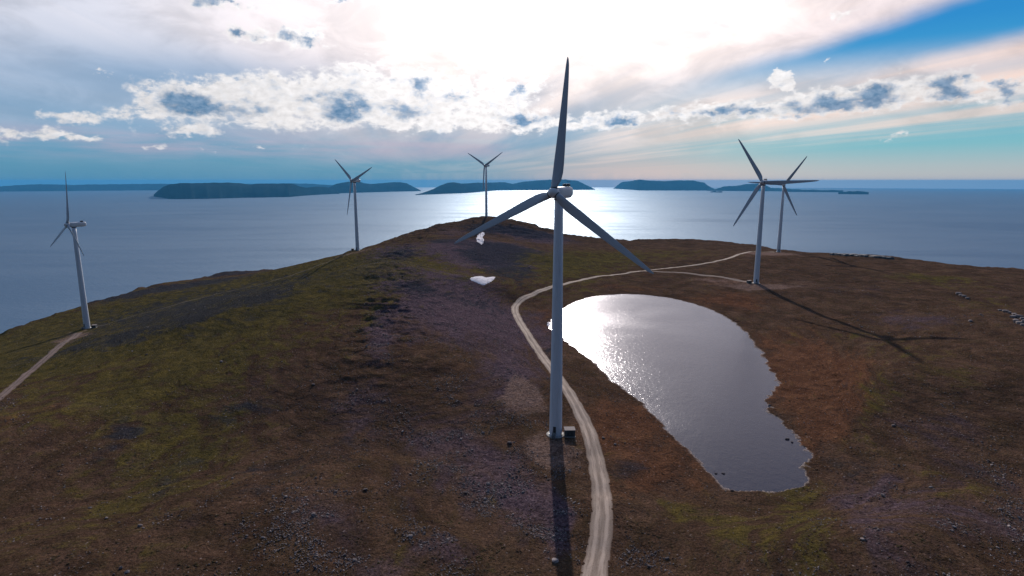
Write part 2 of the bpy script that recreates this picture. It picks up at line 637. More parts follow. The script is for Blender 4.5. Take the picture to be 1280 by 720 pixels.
def build_terrain():
    fine = np.linspace(-49, 49, 980)
    coarse = np.concatenate([np.linspace(-180, -50, 70), fine, np.linspace(50, 180, 70)[:-1]])
    az = np.radians(coarse)
    r = np.concatenate([[1.0, 12, 25, 38, 50, 60, 70, 80], np.geomspace(88, 1300, 700), np.linspace(1340, 1700, 10)])
    A, Rr = np.meshgrid(az, r)
    x = Rr * np.sin(A); y = Rr * np.cos(A)
    z = height(x, y)
    nr, na = x.shape
    V = np.stack([x.ravel(), y.ravel(), z.ravel()], 1)
    i = np.arange(nr - 1)[:, None] * na; j = np.arange(na)[None]
    jn = (j + 1) % na
    Fc = np.stack([i + j, i + jn, i + na + jn, i + na + j], 2).reshape(-1, 4)[:, ::-1]
    # centre fan closed by the tiny 1 m ring: leave one small polygon
    me = np_mesh('ground', V, Fc)
    return me, V, Fc, (nr, na)


terr_me, TV, TF, TSH = build_terrain()
# BVH of the front part only, for draping
keep = (np.abs(np.degrees(np.arctan2(TV[:, 0], TV[:, 1]))) < 48) & (np.hypot(TV[:, 0], TV[:, 1]) < 1200)
kf = keep[TF].all(1)
bvh = BVHTree.FromPolygons(TV.tolist(), TF[kf].tolist(), all_triangles=False)


def ground(x, y):
    hit = bvh.ray_cast(Vector((x, y, 600)), Vector((0, 0, -1)))
    return hit[0].z if hit[0] is not None else float(height(np.array([x]), np.array([y]))[0])


def pix_ground(px, py):
    d = ray(px, py)
    dv = Vector(d).normalized()
    hit = bvh.ray_cast(Vector((0, 0, ZC)), dv)
    if hit[0] is None:
        return None
    return np.array(hit[0])


# ---- what grows where, with slope shade painted in as well: weights painted as soft patches on the ground itself (metres)
def patch_field(patches, xs, ys):
    t = np.zeros(len(xs))
    for (px, py, rx, ry, amp) in patches:
        c = pix_ground(px, py)
        if c is None: continue
        e1 = pix_ground(px + rx * 0.5, py); e2 = pix_ground(px, py + ry * 0.5)
        ax = 2 * np.hypot(*(e1 - c)[:2]) if e1 is not None else rx
        ay = 2 * np.hypot(*(e2 - c)[:2]) if e2 is not None else ax
        ay = min(ay, ax * 6); ax = min(ax, ay * 6)
        dx = xs - c[0]; dy = ys - c[1]
        al = math.atan2(c[0], c[1])
        u = dx * math.cos(al) - dy * math.sin(al); v = dx * math.sin(al) + dy * math.cos(al)
        t += amp * np.exp(-(u / ax) ** 2 - (v / ay) ** 2)
    return t


OLIVE = [(300, 370, 90, 20, 1), (180, 400, 80, 20, 1), (60, 440, 60, 20, .9), (400, 340, 60, 15, .9), (130, 500, 90, 40, .6), (280, 450, 70, 40, .5),
         (230, 560, 70, 50, .9), (120, 650, 90, 40, .6), (520, 690, 60, 50, .5), (700, 330, 50, 16, 1), (650, 320, 25, 8, .6), (770, 320, 60, 12, .8),
         (860, 315, 60, 8, .6), (1180, 350, 50, 10, .9), (1120, 345, 50, 6, .6), (1240, 380, 50, 12, .7), (1000, 640, 60, 50, 1), (900, 660, 60, 30, .6), (1100, 520, 25, 60, .8),
         (1180, 600, 30, 30, .7), (470, 400, 14, 50, .6), (620, 620, 30, 40, .4), (1130, 440, 60, 25, .5), (1040, 420, 60, 10, .4), (760, 700, 30, 40, .5), (1210, 480, 40, 20, .4)]
RUST = [(860, 450, 260, 90, .35), (1000, 460, 60, 60, .9), (920, 375, 60, 14, .9), (780, 530, 60, 40, 1), (830, 600, 60, 40, .7), (1040, 540, 50, 60, .8),
        (900, 350, 60, 8, .6), (780, 360, 50, 6, .6), (30, 520, 60, 30, .5), (260, 420, 60, 30, .4), (560, 480, 50, 40, .35), (1050, 470, 60, 30, .5), (680, 400, 14, 30, .7)]
SCREE = [(575, 380, 40, 30, .6), (560, 310, 50, 14, 1), (480, 325, 30, 10, 1), (600, 325, 40, 12, 1), (640, 290, 40, 8, .9), (520, 340, 60, 22, .9), (600, 400, 70, 40, 1), (640, 470, 50, 40, .8), (560, 560, 70, 60, .8), (640, 620, 60, 60, .9), (400, 640, 70, 50, .8), (520, 700, 80, 30, .7),
         (620, 310, 60, 22, 1), (480, 420, 18, 70, .6), (690, 300, 40, 9, .8), (340, 480, 60, 40, .35), (1150, 400, 80, 18, .7), (1200, 540, 60, 50, .6), (1150, 640, 70, 60, .45),
         (1270, 640, 60, 60, .6), (1060, 360, 70, 10, .5), (970, 340, 60, 8, .4), (440, 520, 50, 50, .6), (700, 650, 20, 60, 1), (560, 290, 30, 8, .7), (240, 660, 60, 40, .3), (1090, 640, 50, 50, .5)]
BARE = [(690, 560, 40, 16, .9), (656, 495, 20, 26, 1.3), (605, 545, 22, 10, .6), (560, 560, 16, 6, .3), (945, 357, 45, 5, 1), (890, 350, 40, 4, .7), (1000, 352, 35, 6, .5), (960, 317, 40, 3, 1),
        (84, 425, 5, 5, 1.0), (106, 413, 4, 1.5, .6), (447, 315, 10, 2, .7), (1080, 430, 35, 8, .35), (1100, 450, 30, 12, .35)]
ROCKY = [(500, 300, 30, 14, 1), (492, 350, 14, 30, 1), (478, 420, 13, 50, 1), (380, 640, 60, 30, .7), (700, 640, 28, 60, .9), (590, 590, 60, 60, .5), (560, 500, 60, 50, .35), (420, 700, 60, 20, .7), (1240, 400, 30, 8, .7),
         (620, 520, 60, 40, .4), (600, 290, 60, 10, .5), (800, 700, 30, 20, .4), (560, 670, 60, 40, .5), (20, 510, 20, 16, .6), (1270, 620, 50, 60, .35)]


DARK = [(600, 380, 40, 14, .5), (560, 300, 40, 8, .7), (520, 360, 18, 12, .7), (640, 310, 30, 10, .9), (265, 378, 22, 10, .9), (245, 396, 10, 10, 1), (160, 420, 12, 10, .6), (330, 372, 20, 8, .6), (290, 341, 45, 3, 1), (170, 367, 50, 3, .9), (260, 353, 50, 3, .6), (140, 530, 18, 18, .8), (110, 575, 20, 14, .7),  # dark moss spots; skyline strip and hill slope entries are painted shade
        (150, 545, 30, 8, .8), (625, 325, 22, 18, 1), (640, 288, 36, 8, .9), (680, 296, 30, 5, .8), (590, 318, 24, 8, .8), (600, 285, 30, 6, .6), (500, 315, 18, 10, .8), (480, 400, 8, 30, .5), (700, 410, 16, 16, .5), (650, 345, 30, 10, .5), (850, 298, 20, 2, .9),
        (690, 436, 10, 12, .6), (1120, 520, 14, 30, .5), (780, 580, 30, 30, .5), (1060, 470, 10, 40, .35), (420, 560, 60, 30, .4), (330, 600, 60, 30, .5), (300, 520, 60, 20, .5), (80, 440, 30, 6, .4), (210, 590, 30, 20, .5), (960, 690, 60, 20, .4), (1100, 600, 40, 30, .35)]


def add_attr(me, name, val):
    a = me.attributes.new(name, 'FLOAT', 'POINT')
    a.data.foreach_set('value', np.ascontiguousarray(val, np.float32))


_wx = TV[:, 0] + 10 * fbm(TV[:, 0], TV[:, 1], 40, 3, 0.55, 81)
_wy = TV[:, 1] + 16 * fbm(TV[:, 0], TV[:, 1], 40, 3, 0.55, 91)
add_attr(terr_me, 'olive', patch_field(OLIVE, _wx, _wy))
add_attr(terr_me, 'rust', patch_field(RUST, _wx, _wy))
add_attr(terr_me, 'scree', patch_field(SCREE, _wx, _wy))
add_attr(terr_me, 'bare', patch_field(BARE, _wx, _wy))
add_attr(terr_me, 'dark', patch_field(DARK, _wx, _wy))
bx_ = (TV[:, 0] > -60) & (TV[:, 0] < 240) & (TV[:, 1] > 90) & (TV[:, 1] < 560)
shore = np.full(len(TV), 99.0)
shore[bx_] = pond_sd(TV[bx_, 0], TV[bx_, 1])
add_attr(terr_me, 'shore', shore)


def ground_material():
    m, nt, b = new_mat('tundra')
    p = geopos()
    big = noise(vscale(p, .012, .012), 1.0, 4, 0.6)
    med = noise(vscale(p, .07, .045), 1.0, 5, 0.62, 0.6)
    med2 = noise(vscale(p, .16, .11, 1, .5), 1.0, 5, 0.65, 0.4)
    fine = noise(p, 0.9, 6, 0.72)
    grit = noise(p, 1.7, 6, 0.85)
    heath = mixc(smooth(med, .30, .70), (0.031, 0.019, 0.014), (0.064, 0.039, 0.028))
    heath = mixc(smooth(med2, .35, .72) * 0.6, heath, (0.030, 0.022, 0.012))
    olive = mixc(smooth(med2, .3, .7), (0.023, 0.023, 0.009), (0.064, 0.050, 0.016))
    rust = mixc(smooth(med2, .3, .7), (0.050, 0.025, 0.016), (0.078, 0.040, 0.025))
    scree = mixc(smooth(fine, .35, .68), (0.029, 0.020, 0.025), (0.080, 0.057, 0.065))
    bare = mixc(smooth(fine, .3, .7), (0.085, 0.055, 0.045), (0.15, 0.105, 0.090))
    n1 = (med - .5) * 1.5 + (med2 - .5) * 0.9 + (fine - .5) * .5
    n2 = (big - .5) * 1.2 + (med2 - .5) * 1.5 + (fine - .5) * .7
    c = mixc(smooth(attr('rust') + n2, .35, .95), heath, rust)
    c = mixc(smooth(attr('scree') - n1 * 0.9 + n2 * .4, .35, 1.0), c, scree)
    c = mixc(smooth(attr('olive') * 1.0 + n1 * 1.8 - attr('scree') * .45, .38, 1.15) * 0.78, c, olive)
    c = mixc(smooth(attr('bare') * 1.15 + n2 * .8, .30, 1.0) * 0.75, c, bare)
    str_ = noise(vscale(p, .028, .085, 1, .35), 1.0, 5, 0.62, 0.8)
    moss_shade = mixc(smooth(fine, .3, .7), (0.009, 0.011, 0.016), (0.025, 0.025, 0.031))  # damp moss colour, also used as painted shade on the dark slopes
    c = mixc(smooth(attr('dark') * 1.0 + (str_ - .5) * 2.0 + (med2 - .5) * .8, .28, .85) * .80, c, moss_shade)
    c = mixc(smooth(str_, .30, .50, 1.0, 0.0) * .35, c, cscale(c, 1.7))
    sh = attr('shore')
    c = mixc(smooth(sh + (fine - .5) * 2.0, .1, 1.1, 1.0, 0.0) * .8, c, (0.20, 0.17, 0.16))
    c = mixc(smooth(sh, -.6, -.2, 1.0, 0.0), c, (0.03, 0.028, 0.03))
    # tussocks and stones: tiny light/dark grain
    c = mixc(smooth(grit, .36, .66), cscale(c, 0.50), cscale(c, 1.58))
    # pale lichen-grey stones scattered everywhere
    vo = nt.nodes.new('ShaderNodeTexVoronoi')
    vo.inputs['Scale'].default_value = 0.8
    nt.links.new(p, vo.inputs['Vector'])
    st = smooth(X(vo.outputs['Distance']), .10, .22, 1.0, 0.0) * smooth(noise(vscale(p, .5, .5), 1.0, 2, .5), .52, .62)
    c = mixc(st * .5, c, (0.24, 0.20, 0.20))
    hs = nt.nodes.new('ShaderNodeHueSaturation'); hs.inputs['Saturation'].default_value = 1.06; hs.inputs['Value'].default_value = 1.55
    nt.links.new(c, hs.inputs['Color'])
    nt.links.new(hs.outputs[0], b.inputs['Base Color'])
    b.inputs['Roughness'].default_value = 0.95
    b.inputs['Specular IOR Level'].default_value = 0.0
    n1_ = bump(None, med2 * 1.0, 0.8, 2.2)
    n2_ = bump(None, fine, 0.95, 0.8, n1_)
    bump(b, grit, 0.8, 0.22, n2_)
    return m


M_GROUND = ground_material()
g_o = link('ground', terr_me, M_GROUND)
tag(g_o, kind='structure')


# ------------------------------------------------------------------ water
def water_mat(name, base, rough_lo, rough_hi, kind):
    m, nt, b = new_mat(name)
    p = geopos()
    b.inputs['Base Color'].default_value = (*base, 1)
    b.inputs['IOR'].default_value = 1.333
    b.inputs['Specular Tint'].default_value = (0.34, 0.74, 1.0, 1) if kind == 'sea' else (0.80, 0.80, 1.0, 1)
    b.inputs['Specular IOR Level'].default_value = 0.33 if kind == 'sea' else 0.36
    if kind == 'sea':
        st = noise(vscale(p, .00030, .0011, 1, .15), 1.0, 5, 0.62, 0.8)
        st2 = noise(vscale(p, .0011, .0060, 1, -.08), 1.0, 5, 0.65, 0.6)
        w = smooth(st * .6 + st2 * .4, .36, .62)
        sw = noise(vscale(p, .030, .055, 1, .3), 1.0, 4, 0.65)
        sw2 = noise(vscale(p, .11, .2, 1, -.2), 1.0, 3, 0.6)
        nn = bump(None, sw, 0.8, 3.2)
        nn = bump(b, sw2, 0.8, 1.0, nn)
    else:
        st = noise(vscale(p, .02, .02, 1, .1), 1.0, 4, 0.55, 0.5)
        w = smooth(st, .35, .65)
        sw = noise(vscale(p, .55, .34, 1, .1), 1.0, 5, 0.7, 0.3)
        sw2 = noise(vscale(p, 2.2, 1.6, 1, -.25), 1.0, 3, 0.6)
        nn = bump(None, sw, 1.0, 0.105)
        nn = bump(b, sw2, 0.8, 0.06, nn)
    nt.nodes.remove(b)
    df = nt.nodes.new('ShaderNodeBsdfDiffuse'); df.inputs['Color'].default_value = (*base, 1)
    gl = nt.nodes.new('ShaderNodeBsdfAnisotropic')
    gl.inputs['Color'].default_value = (0.70, 0.84, 1.0, 1) if kind == 'sea' else (0.90, 0.91, 1.0, 1)
    X.put(gl.inputs['Roughness'], rough_lo + w * (rough_hi - rough_lo))
    nt.links.new(nn, gl.inputs['Normal'])
    fr = nt.nodes.new('ShaderNodeFresnel'); fr.inputs['IOR'].default_value = 1.333
    nt.links.new(nn, fr.inputs['Normal'])
    mx = nt.nodes.new('ShaderNodeMixShader')
    X.put(mx.inputs[0], X.m('MINIMUM', X(fr.outputs[0]) * (0.8 if kind == 'sea' else 0.98), 0.205 if kind == 'sea' else 0.5))
    nt.links.new(df.outputs[0], mx.inputs[1]); nt.links.new(gl.outputs[0], mx.inputs[2])
    nt.links.new(mx.outputs[0], nt.nodes['Material Output'].inputs['Surface'])
    return m


M_SEA = water_mat('sea_water', (0.004, 0.034, 0.075), 0.40, 0.62, 'sea')
M_POND = water_mat('tarn_water', (0.003, 0.006, 0.022), 0.17, 0.22, 'pond')


def build_sea():
    r = np.concatenate([[5.0], np.geomspace(500, 67000, 150)])
    a = np.linspace(0, 2 * np.pi, 361)[:-1]
    A, Rr = np.meshgrid(a, r)
    x = Rr * np.sin(A); y = Rr * np.cos(A); z = -Rr ** 2 / (2 * RE)
    nr, na = x.shape
    V = np.stack([x.ravel(), y.ravel(), z.ravel()], 1)
    i = np.arange(nr - 1)[:, None] * na; j = np.arange(na)[None]; jn = (j + 1) % na
    Fc = np.stack([i + j, i + jn, i + na + jn, i + na + j], 2).reshape(-1, 4)[:, ::-1]
    o = link('sea', np_mesh('sea', V, Fc), M_SEA)
    tag(o, kind='structure')


build_sea()


def build_pond():
    # water sheet: a little larger than the shore, the banks cut it
    c = pond_poly.mean(0)
    big = []
    n = len(pond_poly)
    for i in range(n):
        d = pond_poly[(i + 1) % n] - pond_poly[i - 1]
        nrm = np.array([d[1], -d[0]]); nrm /= np.linalg.norm(nrm)
        p1 = pond_poly[i] + nrm * 3.0
        p2 = pond_poly[i] - nrm * 3.0
        s1 = pond_sd(np.array([p1[0]]), np.array([p1[1]]))[0]
        s2 = pond_sd(np.array([p2[0]]), np.array([p2[1]]))[0]
        big.append(p1 if s1 > s2 else p2)
    me = bpy.data.meshes.new('tarn_water')
    me.from_pydata([(p[0], p[1], ZP) for p in big], [], [tuple(range(n))])
    me.update()
    if me.polygons[0].normal.z < 0:
        me.flip_normals()
    o = link('tarn_water', me, M_POND)
    tag(o, kind='structure')


build_pond()


# ------------------------------------------------------------------ islands on the horizon
def island_mat():
    m, nt, b = new_mat('island_rock')
    p = geopos()
    n = noise(vscale(p, .0012, .0012, .004), 1.0, 5, .6)
    c = mixc(smooth(n, .35, .65), (0.010, 0.020, 0.024), (0.022, 0.032, 0.036))
    nt.links.new(c, b.inputs['Base Color'])
    b.inputs['Roughness'].default_value = 1.0
    b.inputs['Specular IOR Level'].default_value = 0.0
    return m


M_ISL = island_mat()


def dist_sea(py):
    """distance at which the ray through photo row py (centre column) meets the curved sea"""
    e = -ray(640, py)[2]
    disc = e * e - 2 * ZC / RE
    if disc < 0: return 64000.0
    return RE * (e - math.sqrt(disc))


def island(D, prof, depth, name='island', base=None, seed=0, wl=None):
    """prof: (px, py_top) skyline; D: distance of the near shore (number or list over px)"""
    xs = np.array([p[0] for p in prof], float); ys = np.array([p[1] for p in prof], float)
    na, nd = max(60, int((xs[-1] - xs[0]) * 0.9)), 26
    V = []
    for i in range(na):
        px = xs[0] + (xs[-1] - xs[0]) * i / (na - 1)
        py = np.interp(px, xs, ys) + .45 * float(fbm(np.array([px * .16]), np.array([seed + 2.5]), 1.0, 4, .6, 8)[0])
        Dn = np.interp(px, [q[0] for q in D], [q[1] for q in D]) if isinstance(D, list) else D
        d0 = ray(px, 300)
        dirx, diry = d0[0], d0[1]
        # image column of constant px means a vertical plane only at centre; close enough per row
        dep = depth * (0.25 + 0.75 * math.sin(math.pi * i / (na - 1)) ** 0.5)
        Dn = Dn + 160 * float(fbm(np.array([px * .05]), np.array([seed + .5]), 1.0, 3, .5, 5)[0])
        rp = ray(px, py)
        Dc = Dn + dep * 0.45
        az_ = math.atan2(rp[0], rp[1])
        top = ZC + rp[2] * Dc + Dc * Dc / (2 * RE) * 0
        top_h = top + Dc * Dc / (2 * RE)
        for j in range(nd):
            t = j / (nd - 1)
            r = Dn + dep * t
            if t < .45:
                q = t / .45; s = (1 - (1 - q) ** 2.2) * 0.98 + .02 * q
            else:
                q = (1 - t) / .55; s = q ** 0.7
            x = math.sin(az_) * r; y = math.cos(az_) * r
            nz = float(fbm(np.array([x / 1500.]), np.array([y / 1500.]), 1.0, 3, .5, seed)[0])
            h = max(top_h, 3) * s * (1 + 0.45 * nz * (1 - s) * 1.6)
            if j in (0, nd - 1): h = -12
            V.append((x, y, h - r * r / (2 * RE)))
    V = np.array(V)
    i = np.arange(na - 1)[:, None] * nd; j = np.arange(nd - 1)[None]
    Fc = np.stack([i + j, i + j + 1, i + nd + j + 1, i + nd + j], 2).reshape(-1, 4)[:, ::-1]
    o = link(name, np_mesh(name, V, Fc), M_ISL)
    tag(o, kind='structure')
    return o


W1 = dist_sea
# far coast at the left edge
island(W1(236.3), [(-40, 236), (0, 233), (20, 231.5), (48, 230.3), (90, 231), (120, 230.5), (160, 230), (200, 229.6), (240, 230), (300, 229.8), (350, 229), (385, 229.5), (410, 231), (440, 233)], 5000, 'coast', seed=3)
island([(193, W1(243)), (210, W1(246)), (270, W1(246)), (300, W1(245.5)), (360, W1(245)), (400, W1(242.5)), (420, W1(241.8))],
       [(192, 243.5), (197, 239), (203, 234), (212, 230.5), (225, 229), (262, 228.5), (285, 228), (300, 229), (312, 230.8), (325, 229.2), (340, 229.6), (365, 229.5),
        (375, 233), (382, 234.5), (395, 233), (410, 234), (424, 240)], 3000, 'island', seed=11)
island([(400, W1(241.8)), (525, W1(238.8))],
       [(400, 240), (409, 235), (420, 230), (430, 227.8), (440, 226.5), (447, 226), (455, 229), (465, 230), (481, 228.5), (500, 227.5), (508, 228.8), (517, 233.5), (526, 238)], 2600, 'island', seed=21)
island([(520, W1(243.7)), (582, W1(241.5)), (600, W1(240)), (622, W1(238)), (745, W1(237.2))],
       [(519, 243.5), (528, 241), (540, 237), (550, 232), (560, 228.4), (567, 227.6), (577, 229.6), (594, 228.4), (610, 228.4), (631, 227.7), (640, 229.8), (655, 226.8), (672, 225.6), (690, 224.4),
        (707, 224.2), (722, 226), (732, 231), (744, 236.5)], 3200, 'island', seed=31)
island([(768, W1(235.9)), (800, W1(237.8)), (892, W1(237.6))],
       [(767, 235.6), (772, 231.5), (777, 227.8), (790, 226), (799, 224.4), (812, 225.8), (830, 226.3), (848, 225.4), (866, 225.6), (880, 228), (885, 232), (893, 236)], 2600, 'island', seed=41)
island([(884, W1(238)), (1000, W1(238))],
       [(884, 237), (895, 236), (905, 233), (912, 232.2), (920, 232.6), (930, 230.4), (942, 229.6), (950, 229.5), (957, 231.5), (964, 234.8), (980, 235.6), (1002, 237)], 2200, 'island', seed=51)
island(W1(238.6), [(985, 238), (1000, 237.4), (1015, 237.0), (1030, 237.7), (1040, 237.2), (1054, 238)], 700, 'skerry', seed=61)
island(W1(240.6), [(1048, 240.2), (1060, 239.2), (1075, 239.0), (1086, 240.2)], 420, 'skerry', seed=71)
island(W1(239.8), [(888, 239.4), (894, 238.9), (903, 239.4)], 300, 'skerry', seed=81)


# ------------------------------------------------------------------ roads and tracks
def road_mat(name, c0, c1, worn):
    m, nt, b = new_mat(name)
    p = geopos()
    u = X(None)
    uv = nt.nodes.new('ShaderNodeUVMap')
    sp = nt.nodes.new('ShaderNodeSeparateXYZ')
    nt.links.new(uv.outputs[0], sp.inputs[0])
    U, V_ = X(sp.outputs[0]), X(sp.outputs[1])
    wob = noise(vec(V_ * .05, 0.0), 1.0, 3, .6)
    q = X.m('ABSOLUTE', U + (wob - .5) * .12)          # -1..1 across
    n = noise(vec(U * 3.0, V_ * .09), 1.0, 5, .65)
    f = noise(p, 2.4, 5, .7)
    tracks = smooth(X.m('ABSOLUTE', q - .42), .10, .24, 1.0, 0.0)
    mid = smooth(q, .0, .16, 1.0, 0.0)
    c = mixc(smooth(n * .6 + f * .4, .35, .65), c0, c1)
    c = mixc(tracks * .75 * smooth(n, .25, .6), c, cscale(c1, 1.3))
    c = mixc(smooth(noise(vec(U * .8, V_ * .022, 4.0), 1.0, 3, .6), .4, .65) * .4, c, cscale(c, .66))
    c = mixc(mid * .65 * smooth(f, .4, .6), c, cscale(c0, .75))
    edge = smooth(q + (f - .5) * .5 + (n - .5) * .3, .80, 1.0)
    c = mixc(edge * worn, c, (0.085, 0.05, 0.038))
    nt.links.new(c, b.inputs['Base Color'])
    b.inputs['Roughness'].default_value = .95
    b.inputs['Specular IOR Level'].default_value = .15
    nn = bump(None, q * -1.0 * tracks, .3, .05)
    bump(b, f, .6, .08, nn)
    return m


def smooth_path(pts, step=1.6):
    P = catmull(pts, 14)
    d = np.concatenate([[0], np.cumsum(np.linalg.norm(np.diff(P, axis=0), axis=1))])
    n = max(4, int(d[-1] / step))
    t = np.linspace(0, d[-1], n)
    Q = np.stack([np.interp(t, d, P[:, 0]), np.interp(t, d, P[:, 1])], 1)
    for _ in range(12):
        Q[1:-1] = (Q[:-2] + 2 * Q[1:-1] + Q[2:]) / 4
    return Q, t


def ribbon(name, pix, width, mat, lift=0.06, nseg=8, raw=None, jitter=.45):
    if raw is None:
        raw = [pix_ground(*p) for p in pix]
        raw = [p[:2] for p in raw if p is not None]
    Q, t = smooth_path(raw)
    T = np.gradient(Q, axis=0); T /= np.linalg.norm(T, axis=1)[:, None]
    N = np.stack([T[:, 1], -T[:, 0]], 1)
    n = len(Q)
    w = np.interp(np.linspace(0, 1, n), np.linspace(0, 1, len(width)), width) if isinstance(width, list) else np.full(n, width)
    el_ = jitter * fbm(t, t * 0, 7, 3, .6, 5); er_ = jitter * fbm(t, t * 0 + 9, 7, 3, .6, 15)
    V, UV = [], []
    for i in range(n):
        for k in range(nseg + 1):
            s = -1 + 2 * k / nseg
            off = s * w[i] / 2 + (el_[i] if s < 0 else er_[i]) * abs(s)
            x, y = Q[i] + N[i] * off
            crown = lift * (1 - abs(s) ** 3) + 0.015
            V.append((x, y, ground(x, y) + crown))
            UV.append((s, t[i]))
    V = np.array(V)
    i = np.arange(n - 1)[:, None] * (nseg + 1); k = np.arange(nseg)[None]
    Fc = np.stack([i + k, i + k + 1, i + nseg + 2 + k, i + nseg + 1 + k], 2).reshape(-1, 4)
    me = np_mesh(name, V, Fc)
    if sum(p.normal.z for p in me.polygons[:20]) < 0:
        me.flip_normals()
    uvl = me.uv_layers.new(name='UVMap')
    li = np.empty(len(me.loops), np.int32); me.loops.foreach_get('vertex_index', li)
    uvl.data.foreach_set('uv', np.array(UV, np.float32)[li].ravel())
    o = link(name, me, mat)
    tag(o, kind='structure')
    return o, Q


M_ROAD = road_mat('gravel_road', (0.165, 0.12, 0.095), (0.31, 0.245, 0.205), .75)
M_TRACK = road_mat('dirt_track', (0.080, 0.050, 0.042), (0.135, 0.092, 0.082), .9)
M_PATH = road_mat('footpath_soil', (0.050, 0.036, 0.024), (0.085, 0.062, 0.042), 1.0)
ROAD = [(736, 790), (742, 720), (750, 680), (753, 640), (750, 600), (743, 565), (733, 532), (718, 502), (703, 479), (686, 456), (670, 434), (656, 412), (646.5, 396), (643.5, 385),
        (650, 376), (668, 367), (700, 356.5), (740, 347), (790, 340), (840, 334.5), (880, 329.5), (908, 323.5), (926, 317.5), (944, 314.5), (968, 315)]
road_o, ROADQ = ribbon('gravel_road', ROAD, [5.6, 5.4, 5.2, 4.8, 4.4, 4.4, 5.2], M_ROAD, 0.10)
tr1, _ = ribbon('access_track', [(798, 339), (830, 340), (860, 341.5), (890, 345), (915, 349), (938, 353)], [3.0, 4.5, 5.0, 6.0], M_TRACK, 0.07)
tr2, _ = ribbon('access_track', [(-60, 540), (0, 496), (30, 471), (56, 449), (76, 431), (98, 416)], [4.0, 4.0, 4.6, 6.0], M_TRACK, 0.06)
tr3, _ = ribbon('footpath', [(118, 408), (160, 397), (205, 385), (250, 373), (300, 361), (345, 350), (390, 335), (438, 317)], [1.8, 1.5, 1.3], M_PATH, 0.05)


# ------------------------------------------------------------------ wind turbines
def paint_mat(name, col, dirt, rough=.45):
    m, nt, b = new_mat(name)
    p = coords('Object')
    n = noise(vscale(p, 1.2, 1.2, .12), 1.0, 5, .65)
    f = noise(p, 1.6, 5, .6)
    c = mixc(smooth(n, .45, .80) * dirt, col, (col[0] * .72, col[1] * .70, col[2] * .66))
    c = mixc(smooth(f, .55, .8) * dirt * .4, c, (col[0] * .80, col[1] * .79, col[2] * .76))
    nt.links.new(c, b.inputs['Base Color'])
    X.put(b.inputs['Roughness'], rough + f * .12)
    return m


def plain(name, col, rough=.6, metal=0.0):
    m, nt, b = new_mat(name)
    p = coords('Object')
    f = noise(p, 3.0, 5, .6)
    c = mixc(smooth(f, .35, .7), col, tuple(q * .75 for q in col))
    nt.links.new(c, b.inputs['Base Color'])
    b.inputs['Roughness'].default_value = rough
    b.inputs['Metallic'].default_value = metal
    return m


M_TOWER = paint_mat('tower_paint', (0.60, 0.66, 0.74), .6)
M_BLADE = paint_mat('blade_paint', (0.40, 0.44, 0.50), .5, .38)
M_NAC = paint_mat('nacelle_paint', (0.64, 0.65, 0.67), .7)
M_DARK = plain('dark_metal', (0.05, 0.055, 0.06), .5, .3)
M_CONC = plain('concrete', (0.36, 0.34, 0.32), .9)
M_STEEL = plain('galvanised_steel', (0.34, 0.35, 0.36), .45, .6)
M_KIOSK = plain('kiosk_wall', (0.07, 0.08, 0.085), .8)
M_ROOF = plain('kiosk_roof', (0.20, 0.17, 0.17), .9)

H_HUB, R_BL = 80.0, 38.6
R0, R1 = 2.15, 1.35


def tower_r(z):
    return R0 + (R1 - R0) * (z / 78.2)


def blade_mb():
    """blade along +z from the hub centre, chord along x (rotor plane), thickness along y (axis)"""
    st = [(1.2, 2.0, 1.0, 0), (1.8, 2.05, 1.0, 0), (2.6, 2.5, .75, 12), (3.8, 2.95, .50, 13), (6.0, 3.2, .35, 12.5), (8.5, 3.2, .28, 11),
          (12, 3.0, .24, 8), (16, 2.72, .21, 5.5), (20, 2.45, .19, 4), (25, 2.1, .18, 2.5), (30, 1.72, .17, 1.2), (34, 1.36, .16, .4), (36.6, 1.0, .16, 0), (37.9, .62, .16, 0), (38.4, .32, .2, 0), (38.6, .08, .3, 0)]
    R = []
    n = 20
    for (z, c, th, tw) in st:
        ring = []
        k = min(max((z - 1.8) / 2.6, 0), 1)
        for j in range(n):
            a = 2 * math.pi * j / n
            # circle blended to an aerofoil, pitch axis at 30 % chord
            cx, cy = .5 * math.cos(a), .5 * math.sin(a)
            xx = .5 + .5 * math.cos(a)
            sg = 1 if math.sin(a) >= 0 else -1
            yy = sg * 5 * .2 * (.2969 * math.sqrt(xx) - .126 * xx - .3516 * xx ** 2 + .2843 * xx ** 3 - .1036 * xx ** 4) * 5 * .5
            ax = (xx - .30); ay = yy * (1 if sg > 0 else .8)
            px = (cx * (1 - k) + ax * k) * c
            py = (cy * (1 - k) + ay * k) * c * (th if k > 0 else 1)
            if k > 0 and k < 1: py = (cy * (1 - k) * max(th, .8) + ay * k * th) * c
            t = math.radians(tw)
            bend = -0.9 * (z / 38.6) ** 2.2          # pre-bend, upwind
            ring.append((px * math.cos(t) - py * math.sin(t), px * math.sin(t) + py * math.cos(t) + bend, z))
        R.append([(q[0], q[1], q[2] * 1.03) for q in ring])
    m = MB(); m.rings(R)
    return m


def rbox_rings(m, secs, n=28, p=3.2):
    """superellipse sections along y: (y, half width, z0, z1)"""
    R = []
    for (y, hw, z0, z1) in secs:
        cz, hz = (z0 + z1) / 2, (z1 - z0) / 2
        ring = []
        for j in range(n):
            a = 2 * math.pi * j / n
            c, s = math.cos(a), math.sin(a)
            ring.append((hw * math.copysign(abs(c) ** (2 / p), c), y, cz + hz * math.copysign(abs(s) ** (2 / p), s)))
        R.append(ring)
    m.rings(R)


